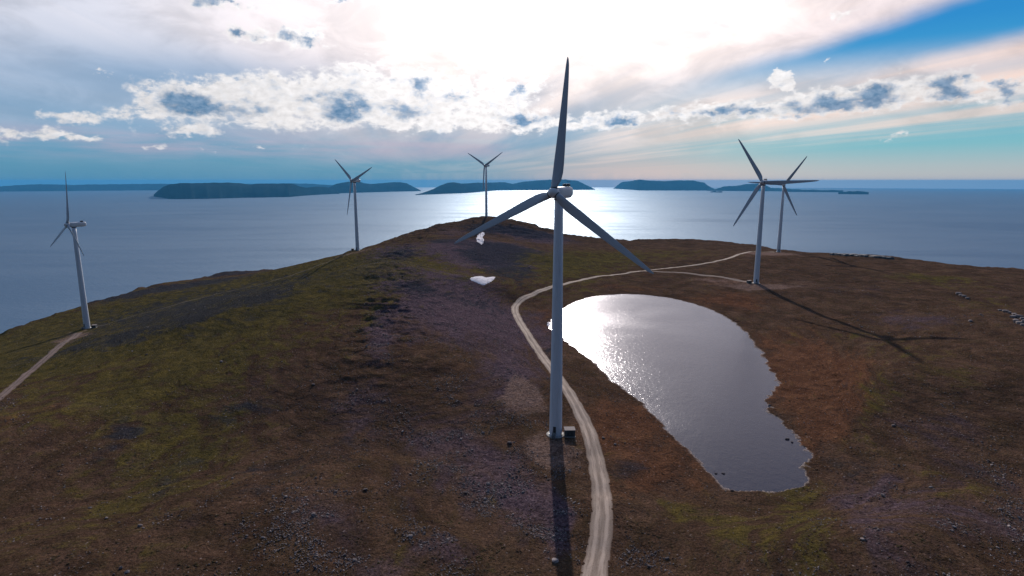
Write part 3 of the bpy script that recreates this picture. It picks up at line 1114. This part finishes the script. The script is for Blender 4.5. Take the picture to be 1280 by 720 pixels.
def make_turbine(name, label, yaw, phase):
    """origin at the tower foot; the rotor faces -y before yaw"""
    root = bpy.data.objects.new(name, None)
    COL.objects.link(root)
    tag(root, label, 'wind turbine', 'white three bladed turbines of the hilltop wind farm')
    # foundation
    f = MB(); f.lathe([(3.1, -1.5), (3.1, .10), (3.0, .16), (2.2, .16)], 40, cap0=False, cap1=False)
    f.build('foundation', M_CONC, root)
    # tower shell
    t = MB()
    prof = [(R0, 0.14)]
    for z in np.linspace(1, 78.2, 16): prof.append((tower_r(z), z))
    t.lathe(prof, 48, cap0=False)
    to = t.build('tower', M_TOWER, root)
    fl = MB()
    fl.lathe([(R0 + .01, .165), (R0 + .22, .165), (R0 + .22, .27), (R0 + .01, .27)], 48, cap0=False, cap1=False)
    fl.build('base_flange', M_STEEL, to)
    for z in (24.0, 51.0):
        w = MB(); r = tower_r(z)
        w.lathe([(r - .01, z - .07), (r + .035, z - .05), (r + .035, z + .05), (r - .01, z + .07)], 48, cap0=False, cap1=False)
        w.build('flange_joint', M_TOWER, to)
    # door and steps on the camera side, turned a little
    th = math.radians(-105)
    d = MB(); R = tower_r(2.6) + .05
    d.box(-.48, .48, -.05, .05, 1.5, 3.6, .04)
    do = d.build('door', M_DARK, root); 
    do.location = (R * math.cos(th), R * math.sin(th), 0); do.rotation_euler = (0, 0, th + math.pi / 2)
    s = MB()
    for k in range(6): s.box(-.55, .55, -2.1 + k * .3, -1.82 + k * .3, .25 + k * .22, .30 + k * .22)
    s.box(-.6, -.55, -2.1, -.1, .16, 1.42); s.box(.55, .6, -2.1, -.1, .16, 1.42)
    for x in (-.58, .58):
        for k in range(4): s.box(x - .025, x + .025, -2.0 + k * .6, -1.95 + k * .6, .2 + k * .44, 1.3 + k * .44)
    s.box(-.6, .6, -.36, -.02, 1.42, 1.48)
    st = s.build('steps', M_STEEL, root); st.location = do.location; st.rotation_euler = do.rotation_euler
    # nacelle: parent empty-less, built in nacelle axes, rotated by yaw
    n = MB()
    rbox_rings(n, [(-2.35, 1.0, 78.8, 81.2), (-2.2, 1.3, 78.5, 81.6), (-1.2, 1.5, 78.25, 81.8), (2.5, 1.6, 78.2, 81.9), (6.5, 1.55, 78.3, 81.9), (7.6, 1.35, 78.7, 81.7), (8.0, .9, 79.2, 81.3)])
    na = n.build('nacelle', M_NAC, root); na.rotation_euler = (0, 0, yaw)
    yb = MB(); yb.lathe([(R1 + .05, 77.75), (R1 + .22, 77.8), (R1 + .22, 78.22), (R1, 78.3)], 36, cap0=False, cap1=False)
    yb.build('yaw_bearing', M_DARK, root)
    c = MB(); c.box(-1.05, 1.05, 4.6, 6.2, 81.95, 82.75, .1)
    c.box(-1.0, -.9, 4.7, 4.8, 81.7, 82.0); c.box(.9, 1.0, 4.7, 4.8, 81.7, 82.0); c.box(-1.0, -.9, 6.0, 6.1, 81.7, 82.0); c.box(.9, 1.0, 6.0, 6.1, 81.7, 82.0)
    c.build('cooler', M_DARK, na)
    a = MB(); a.box(-.03, .03, 7.1, 7.16, 81.7, 83.4); a.box(-.45, .45, 7.1, 7.16, 83.34, 83.4); a.box(-.5, -.38, 7.05, 7.21, 83.4, 83.62); a.box(.38, .5, 7.05, 7.21, 83.4, 83.62)
    a.build('wind_mast', M_DARK, na)
    v = MB(); v.box(-.7, .7, 7.955, 8.02, 79.7, 80.9, .02)
    v.build('rear_vent', M_DARK, na)
    # rotor: hub with three blades, axis tilted 5 degrees
    h = MB()
    h.lathe([(.02, -2.25), (.45, -2.15), (.95, -1.85), (1.35, -1.3), (1.6, -.6), (1.68, .2), (1.6, .95), (1.3, 1.25), (1.28, 1.5)], 36, axis='y')
    ho = h.build('hub', M_NAC, root)
    off = Matrix.Rotation(yaw, 4, 'Z') @ Vector((0, -3.8, 80.1))
    Mx = Matrix.Translation(off) @ Matrix.Rotation(yaw, 4, 'Z') @ Matrix.Rotation(math.radians(-5), 4, 'X') @ Matrix.Rotation(phase, 4, 'Y')
    ho.matrix_basis = Mx
    bm_ = None
    for k in range(3):
        if bm_ is None:
            bo = blade_mb().build('blade', M_BLADE, ho); bm_ = bo.data
        else:
            bo = link('blade', bm_, None, ho)
        bo.rotation_euler = (0, 2 * math.pi / 3 * k, 0)
        col_ = MB(); col_.lathe([(1.08, 1.25), (1.12, 1.5), (1.12, 1.68), (1.04, 1.72)], 28, cap0=False, cap1=False)
        cb = col_.build('blade_collar', M_DARK, bo)
    return root


def copy_tree(o, parent=None):
    c = o.copy()
    COL.objects.link(c)
    c.parent = parent
    for ch in [q for q in list(bpy.data.objects) if q.parent == o]:
        copy_tree(ch, c)
    return c


YAW = math.radians(35)   # rotor faces camera-left: axis (-sin, -cos)


def yawrot(deg): return -math.radians(deg)


first = make_turbine('wind_turbine', 'tallest nearest wind turbine standing beside the gravel road in front of the tarn', yawrot(30), math.radians(4))
first.location = BASE['F']
SPEC = {'A': ('leftmost wind turbine low on the slope at the end of the dirt track', 36, 2),
        'B': ('wind turbine behind the left ridge with its rotor against the long islands', 38, 68),
        'C': ('smallest wind turbine on the summit of the hill behind the two snow patches', 35, 60),
        'D': ('wind turbine beyond the tarn casting a long shadow across the brown heath', 36, 88),
        'E': ('farther wind turbine at the end of the gravel road, partly behind the rotor of another', 29, 34)}
for k, (lab, yw, ph) in SPEC.items():
    o = copy_tree(first)
    o['label'] = lab
    o.location = BASE[k]
    for ch in [q for q in bpy.data.objects if q.parent == o]:
        n0 = ch.name.split('.')[0]
        if n0 == 'nacelle': ch.rotation_euler = (0, 0, yawrot(yw))
        if n0 == 'hub':
            yr = yawrot(yw)
            off = Matrix.Rotation(yr, 4, 'Z') @ Vector((0, -3.8, 80.1))
            ch.matrix_basis = Matrix.Translation(off) @ Matrix.Rotation(yr, 4, 'Z') @ Matrix.Rotation(math.radians(-5), 4, 'X') @ Matrix.Rotation(math.radians(ph), 4, 'Y')


# ------------------------------------------------------------------ transformer kiosks beside the towers
def make_kiosk(label, x, y, z, rz, sx=3.4, sy=2.9, sz=2.3, name='transformer_kiosk'):
    root = bpy.data.objects.new(name, None); COL.objects.link(root)
    root.location = (x, y, z); root.rotation_euler = (0, 0, rz)
    tag(root, label, 'transformer kiosk', 'small transformer kiosks beside turbine towers')
    b = MB(); b.box(-sx / 2 - .15, sx / 2 + .15, -sy / 2 - .15, sy / 2 + .15, -.8, .12); b.build('plinth', M_CONC, root)
    w = MB(); w.box(-sx / 2, sx / 2, -sy / 2, sy / 2, .12, sz, .03); w.build('wall', M_KIOSK, root)
    r = MB(); r.box(-sx / 2 - .12, sx / 2 + .12, -sy / 2 - .12, sy / 2 + .12, sz, sz + .16, .04); r.build('roof', M_ROOF, root)
    for s_ in (-1, 1):
        d = MB(); d.box(min(s_ * .05, s_ * .95), max(s_ * .05, s_ * .95), -sy / 2 - .04, -sy / 2 - .003, .25, sz - .25, .01)
        do = d.build('door', M_DARK, root)
        h = MB(); h.box(s_ * .14 - .02, s_ * .14 + .02, -sy / 2 - .10, -sy / 2 - .04, 1.0, 1.25); h.build('handle', M_STEEL, do)
    v = MB()
    for k in range(5): v.box(sx / 2 + .003, sx / 2 + .04, -.6, .6, 1.3 + k * .14, 1.38 + k * .14)
    v.build('vent', M_DARK, root)
    return root


def on_ground(px, py):
    q = pix_ground(px, py)
    return q


bF = BASE['F']
make_kiosk('dark transformer kiosk with pale roof right beside the foot of the nearest turbine', bF[0] + 4.6, bF[1] - .6, bF[2] - .05, math.radians(2))
for k, dx, dy, lab in (('A', 4.6, 1.5, 'small kiosk by the foot of the leftmost turbine above the dirt track'),
                       ('B', -6.0, 1.0, 'small kiosk left of the turbine on the left ridge'),
                       ('D', -5.4, .5, 'small kiosk at the foot of the turbine beyond the tarn')):
    b = BASE[k]
    make_kiosk(lab, b[0] + dx, b[1] + dy, ground(b[0] + dx, b[1] + dy), .2, 3.0, 2.6, 2.0)


# ------------------------------------------------------------------ snow patches
def snow_mat():
    m, nt, b = new_mat('old_snow')
    p = geopos()
    n = noise(vscale(p, .35, .35), 1.0, 5, .6)
    c = mixc(smooth(n, .4, .75), (0.74, 0.71, 0.74), (0.46, 0.43, 0.45))
    nt.links.new(c, b.inputs['Base Color'])
    b.inputs['Roughness'].default_value = .9
    b.inputs['Specular IOR Level'].default_value = 0.0
    bump(b, n, .5, .6)
    return m


M_SNOW = snow_mat()


def snow(pix, label, seed):
    P = [pix_ground(*p) for p in pix]
    P = np.array([p[:2] for p in P if p is not None])
    P = catmull(P, 9, True)
    c = P.mean(0)
    rings = []
    for s, lift in ((1.0, -.12), (.96, .12), (.8, .32), (.5, .45), (.2, .5)):
        ring = []
        for i, p in enumerate(P):
            q = c + (p - c) * s
            q = q + 1.1 * s * np.array([fbm(np.array([p[0]]), np.array([p[1]]), 3.5, 3, .6, seed)[0], 1.6 * fbm(np.array([p[0]]), np.array([p[1]]), 3.5, 3, .6, seed + 7)[0]])
            ring.append((q[0], q[1], ground(q[0], q[1]) + lift))
        rings.append(ring)
    m = MB(); m.rings(rings, cap0=False)
    o = m.build('snow_patch', M_SNOW)
    for f in o.data.polygons: pass
    tag(o, label, 'snow patch', 'leftover snow patches on the dark hillside')


snow([(587, 349), (594, 346), (603, 345.5), (612, 347.5), (619, 346), (617, 350), (611, 353.5), (604, 356.5), (597, 354)], 'wide white snow patch lying flat on the hillside, the lower of two', 5)
snow([(603, 290), (606, 292), (603.5, 296), (604.5, 300), (602.5, 306), (599, 303.5), (595.5, 300), (596.5, 295), (599, 292)], 'narrow upright white snow patch high on the hill below the summit', 15)
snow([(684, 404), (686.5, 402.5), (688.5, 405), (687.5, 409), (685, 408)], 'tiny white snow remnant at the left tip of the tarn', 25)


# ------------------------------------------------------------------ cairn / post near the summit
def make_post():
    q = pix_ground(591.5, 277)
    root = bpy.data.objects.new('cairn', None); COL.objects.link(root); root.location = q
    tag(root, 'small dark stone cairn with a post on the skyline left of the summit turbine', 'cairn')
    m = MB()
    rnd = random.Random(4)
    for k in range(26):
        z = k * .11
        r = 1.3 * (1 - k / 34)
        a = rnd.uniform(0, 6.28)
        cx, cy = r * .5 * math.cos(a), r * .5 * math.sin(a)
        s = rnd.uniform(.35, .6)
        m.lathe([(s * .5, z - .2), (s, z - .05), (s * .9, z + .12), (s * .4, z + .22)], 7, o=(cx, cy, 0), sm=False)
    m.build('stone_pile', M_CONCD, root)
    p = MB(); p.lathe([(.16, 0), (.14, 5.2), (.05, 5.3)], 10); p.build('post', M_DARK, root)


M_CONCD = plain('dark_stone', (0.10, 0.095, 0.10), .95)
make_post()


# ------------------------------------------------------------------ stones
def rock_material():
    m, nt, b = new_mat('stone')
    a = attr('tone')
    p = geopos()
    n = noise(p, 5.0, 4, .6)
    c = mixc(a, (0.040, 0.030, 0.036), (0.31, 0.26, 0.25))
    c = mixc(smooth(n, .45, .7) * .5, c, cscale(c, .6))
    nt.links.new(c, b.inputs['Base Color'])
    b.inputs['Roughness'].default_value = .95
    b.inputs['Specular IOR Level'].default_value = .2
    return m


M_ROCK = rock_material()
PHI = (1 + 5 ** .5) / 2
ICO_V = np.array([(-1, PHI, 0), (1, PHI, 0), (-1, -PHI, 0), (1, -PHI, 0), (0, -1, PHI), (0, 1, PHI), (0, -1, -PHI), (0, 1, -PHI), (PHI, 0, -1), (PHI, 0, 1), (-PHI, 0, -1), (-PHI, 0, 1)], float)
ICO_V /= np.linalg.norm(ICO_V[0])
ICO_F = np.array([(0, 11, 5), (0, 5, 1), (0, 1, 7), (0, 7, 10), (0, 10, 11), (1, 5, 9), (5, 11, 4), (11, 10, 2), (10, 7, 6), (7, 1, 8), (3, 9, 4), (3, 4, 2), (3, 2, 6), (3, 6, 8), (3, 8, 9), (4, 9, 5), (2, 4, 11), (6, 2, 10), (8, 6, 7), (9, 8, 1)])


def rocks_mesh(name, xs, ys, sz, tone, flat=.6, sink=.25, rng=None):
    n = len(xs)
    rng = rng or np.random.RandomState(1)
    zs = height(xs, ys)
    jit = 1 + .35 * (rng.rand(n, 12) - .5) * 2
    V = ICO_V[None] * jit[:, :, None]
    sc = np.stack([rng.uniform(.7, 1.3, n), rng.uniform(.7, 1.3, n), rng.uniform(.4, .9, n) * flat / .6], 1) * sz[:, None] * .5
    V = V * sc[:, None]
    a = rng.uniform(0, 6.28, n); ca, sa = np.cos(a), np.sin(a)
    x = V[..., 0] * ca[:, None] - V[..., 1] * sa[:, None]; y = V[..., 0] * sa[:, None] + V[..., 1] * ca[:, None]
    til = rng.uniform(-.35, .35, n)
    z = V[..., 2] + x * til[:, None]
    P = np.stack([x + xs[:, None], y + ys[:, None], z + (zs + sc[:, 2] * (1 - 2 * sink))[:, None]], 2).reshape(-1, 3)
    Fc = (ICO_F[None] + (np.arange(n) * 12)[:, None, None]).reshape(-1, 3)
    me = np_mesh(name, P, Fc, False)
    add_attr(me, 'tone', np.repeat(tone, 12))
    return me


def scatter_stones():
    rng = np.random.RandomState(12)
    N = 900000
    az = np.radians(rng.uniform(-46, 46, N)); r = 95 * (620 / 95) ** rng.rand(N)
    x = r * np.sin(az); y = r * np.cos(az)
    rocky = patch_field(ROCKY, x, y); scree = patch_field(SCREE, x, y)
    cl = fbm(x, y, 16, 4, .6, 101)
    cl2 = fbm(x, y, 5, 2, .6, 111)
    p = (rocky * .9 + scree * .35 + .05) * sstep(cl + .35 * cl2, -.05, .42)
    p *= 0.55
    ok = (rng.rand(N) < p)
    bx = (x > -20) & (x < 200) & (y > 100) & (y < 520)
    sd = np.full(N, 99.); idx = np.where(bx & ok)[0]
    sd[idx] = pond_sd(x[idx], y[idx])
    ok &= sd > .8
    # off the road
    RQ = ROADQ[::3]
    idx = np.where(ok)[0]
    d = np.full(N, 99.)
    for s in range(0, len(idx), 5000):
        e = idx[s:s + 5000]
        d[e] = np.hypot(x[e, None] - RQ[None, :, 0], y[e, None] - RQ[None, :, 1]).min(1)
    ok &= d > 3.8
    for (bx_, by_, *_r) in PADS: ok &= np.hypot(x - bx_, y - by_) > 4.5
    x, y, r_ = x[ok], y[ok], r[ok]
    n = len(x)
    sz = .16 + .24 * rng.rand(n) ** 3 + (rng.rand(n) < .008) * rng.uniform(.2, .6, n)
    sz = sz * (1 + r_ / 500)
    tone = np.clip(rng.beta(1.6, 2.6, n), 0, 1)
    print('stones', n)
    o = link('loose_stones', rocks_mesh('loose_stones', x, y, sz, tone, rng=rng), M_ROCK)
    tag(o, 'loose grey stones strewn over the dark heath and scree', 'stones', kind='stuff')


scatter_stones()


def scatter_tussocks():
    """low heather and grass cushions: many small domed leaf clumps, one object"""
    rng = np.random.RandomState(5)
    N = 150000
    az = np.radians(rng.uniform(-46, 46, N)); r = 95 * (420 / 95) ** rng.rand(N)
    x = r * np.sin(az); y = r * np.cos(az)
    cl = fbm(x, y, 12, 4, .6, 201)
    sc = patch_field(SCREE, x, y); bare = patch_field(BARE, x, y)
    p = sstep(cl, -.25, .35) * np.clip(.5 - sc * .25 - bare, .0, 1) * .55
    ok = rng.rand(N) < p
    bx = (x > -20) & (x < 200) & (y > 100) & (y < 520)
    idx = np.where(bx & ok)[0]
    sd = np.full(N, 99.); sd[idx] = pond_sd(x[idx], y[idx]); ok &= sd > .8
    RQ = ROADQ[::3]; idx = np.where(ok)[0]; d = np.full(N, 99.)
    for s in range(0, len(idx), 5000):
        e = idx[s:s + 5000]
        d[e] = np.hypot(x[e, None] - RQ[None, :, 0], y[e, None] - RQ[None, :, 1]).min(1)
    ok &= d > 3.4
    for (bx_, by_, *_r) in PADS: ok &= np.hypot(x - bx_, y - by_) > 4.0
    x, y = x[ok], y[ok]; n = len(x)
    print('tussocks', n)
    sz = .25 + .55 * rng.rand(n) ** 2
    me = rocks_mesh('heather_tussocks', x, y, sz, rng.rand(n), flat=.34, sink=.5, rng=rng)
    m, nt, b = new_mat('heather')
    p = geopos(); a = attr('tone'); f = noise(p, 3.0, 4, .7)
    big = noise(vscale(p, .05, .04), 1.0, 3, .6)
    c = mixc(smooth(big, .35, .65), (0.040, 0.022, 0.016), (0.040, 0.032, 0.011))
    c = mixc(a * .5, c, (0.070, 0.040, 0.028))
    c = mixc(smooth(f, .3, .7), cscale(c, .6), cscale(c, 1.3))
    nt.links.new(c, b.inputs['Base Color']); b.inputs['Roughness'].default_value = 1.0; b.inputs['Specular IOR Level'].default_value = .05
    bump(b, f, .8, .12)
    o = link('heather_tussocks', me, m)
    tag(o, 'low brown heather and grass tussocks covering the slopes', 'heather', kind='stuff')


scatter_tussocks()


def boulder(px, py, size, label, cat='boulder', name='boulder', seed=0, tone=.8, group=None, flat=.6):
    q = pix_ground(px, py)
    if q is None: return
    rng = np.random.RandomState(seed)
    bm = ICO_V.copy()
    # subdivide once for a craggier block
    V = list(map(tuple, bm)); Fs = []
    cache = {}
    def mid(a, b):
        k = (min(a, b), max(a, b))
        if k not in cache:
            p = (np.array(V[a]) + np.array(V[b])) / 2; p /= np.linalg.norm(p); V.append(tuple(p)); cache[k] = len(V) - 1
        return cache[k]
    for a, b, c in ICO_F:
        ab, bc, ca = mid(a, b), mid(b, c), mid(c, a)
        Fs += [(a, ab, ca), (b, bc, ab), (c, ca, bc), (ab, bc, ca)]
    V = np.array(V)
    V = V * (1 + .22 * (rng.rand(len(V)) - .5) * 2)[:, None]
    V = np.clip(V, -.8, .8)
    V = V * np.array([rng.uniform(.8, 1.3), rng.uniform(.7, 1.1), flat]) * size * .5
    me = np_mesh(name, V + np.array([0, 0, size * .5 * flat * .55]), np.array(Fs), False)
    add_attr(me, 'tone', np.full(len(V), tone))
    o = link(name, me, M_ROCK, None, tuple(q))
    o.rotation_euler = (0, 0, rng.uniform(0, 6))
    tag(o, label, cat, group)
    return o


boulder(637, 555, 2.0, 'dark squat boulder left of the foot of the nearest turbine', seed=3, tone=.12)
boulder(694, 702, 1.5, 'pale boulder beside the tower shadow at the bottom of the photo', seed=5, tone=.9)
BL_LAB = ['pale boulder just inside the upper left end of the rock band', 'small pale boulder third along the top of the rock band', 'pale boulder in the top row of the rock band, above its middle',
          'big pale boulder in the middle of the rock band at the right edge', 'small pale boulder tucked right of the middle of the rock band', 'pale boulder at the right edge, upper of those cut near the frame',
          'largest pale boulder, lower middle of the rock band at the right edge', 'pale boulder low in the rock band, right of and below the largest', 'pale boulder at the left side of the rock band, below its top row',
          'pale boulder furthest right in the rock band, touching the frame edge', 'small pale boulder at the upper left tip of the rock band', 'lowest small pale boulder of the rock band at the right edge']
k = 0
for (px, py, s_) in [(1257, 390, 3.2), (1262, 391.5, 2.4), (1268, 394, 3.0), (1272, 396.5, 3.4), (1276, 396, 2.4), (1278, 399.5, 3.2), (1270, 402.5, 3.8), (1274, 405, 3.4), (1266, 397, 3.0), (1280, 403, 3.4), (1250, 388.5, 2.0), (1278, 407, 2.4)]:
    k += 1
    boulder(px, py, s_, BL_LAB[k - 1], seed=20 + k, tone=.62, group='pale boulders at the right edge')
boulder(1213, 402, 2.4, 'lone pale boulder left of the pale rock band on the right heath', seed=41, tone=.62)
for i, (px, py, s_) in enumerate([(1198, 368, 3.5), (1201, 370, 3.0), (1205, 371, 3.0), (1209, 373.5, 2.6)]):
    boulder(px, py, s_, '%s grey boulder in the short row of four on the right heath' % ('uppermost left', 'second', 'third', 'lowest right')[i], seed=50 + i, tone=.5, group='grey boulders in a row on the right heath')
# stones standing in the tarn by its lower right shore
for i, (px, py, s_) in enumerate([(904, 592, 1.1), (895, 592, 1.0), (962, 507, 1.6), (984, 549, 1.5), (990, 553, 1.2), (958, 500, 1.0)]):
    q = at_z(px, py, ZP)
    lab = ('dark stone in the water by the lower left shore, farther from the bank', 'dark stone in the water by the lower left shore, closer to the bank',
           'dark stone off the notch of the right shore, lower of the upper pair', 'wide dark stone near the lower right shore, left of its neighbour',
           'narrow dark stone near the lower right shore, right of its neighbour', 'small dark stone highest along the right shore of the tarn')[i]
    o = boulder(px, py, s_, lab, name='shore_stone', cat='stone', seed=70 + i, tone=.1, group='dark stones in the tarn by its %s shore' % ('lower left' if px < 910 else 'right'))
    if o: o.location = (q[0], q[1], ZP - .15)


# rock ledges on the right skyline
def ledge(px0, px1, py, label, seed, D, h=3.0):
    rng = np.random.RandomState(seed)
    m = MB()
    n = int((px1 - px0) / 2.2)
    for i in range(n):
        px = px0 + (px1 - px0) * (i + .5) / n
        q = pix_ground(px, np.interp(px, [s[0] for s in SKYL], [s[1] for s in SKYL]) + 2.0)
        if q is None: continue
        w = rng.uniform(2.2, 4.0); hh = h * rng.uniform(.5, 1.1); dd = rng.uniform(2, 5)
        x, y, z = q
        vs = []
        for zz, kk in ((-2, 1.0), (hh * .8, .95), (hh, .8)):
            vs.append([(x + sx * w * kk * rng.uniform(.8, 1.1), y + sy * dd * kk * rng.uniform(.8, 1.1), z + zz * rng.uniform(.85, 1.1)) for sx, sy in ((-1, -1), (1, -1), (1, 1), (-1, 1))])
        m.rings(vs, sm=False)
    o = m.build('rock_ledge', M_LEDGE)
    tag(o, label, 'rock ledge')


M_LEDGE = plain('ledge_stone', (0.13, 0.125, 0.13), .9)
ledge(1041, 1082, 315, 'broken rock ledge on the skyline right of the farther right turbine', 3, 760, 2.4)
ledge(1092, 1114, 320, 'lower dark rock ledge farther right along the same skyline', 4, 730, 2.2)


# ------------------------------------------------------------------ haze: even air over sea and land
def build_haze():
    m = bpy.data.materials.new('haze_air'); m.use_nodes = True
    nt = m.node_tree; nt.nodes.clear()
    out = nt.nodes.new('ShaderNodeOutputMaterial')
    v = nt.nodes.new('ShaderNodeVolumePrincipled')
    v.inputs['Color'].default_value = (0.085, 0.39, 0.74, 1)
    v.inputs['Density'].default_value = 2.1e-5
    v.inputs['Anisotropy'].default_value = 0.1
    nt.links.new(v.outputs[0], out.inputs['Volume'])
    b = MB(); b.box(-67500, 67500, -67500, 67500, -720, 406)
    o = b.build('haze', m)
    tag(o, kind='stuff')


build_haze()
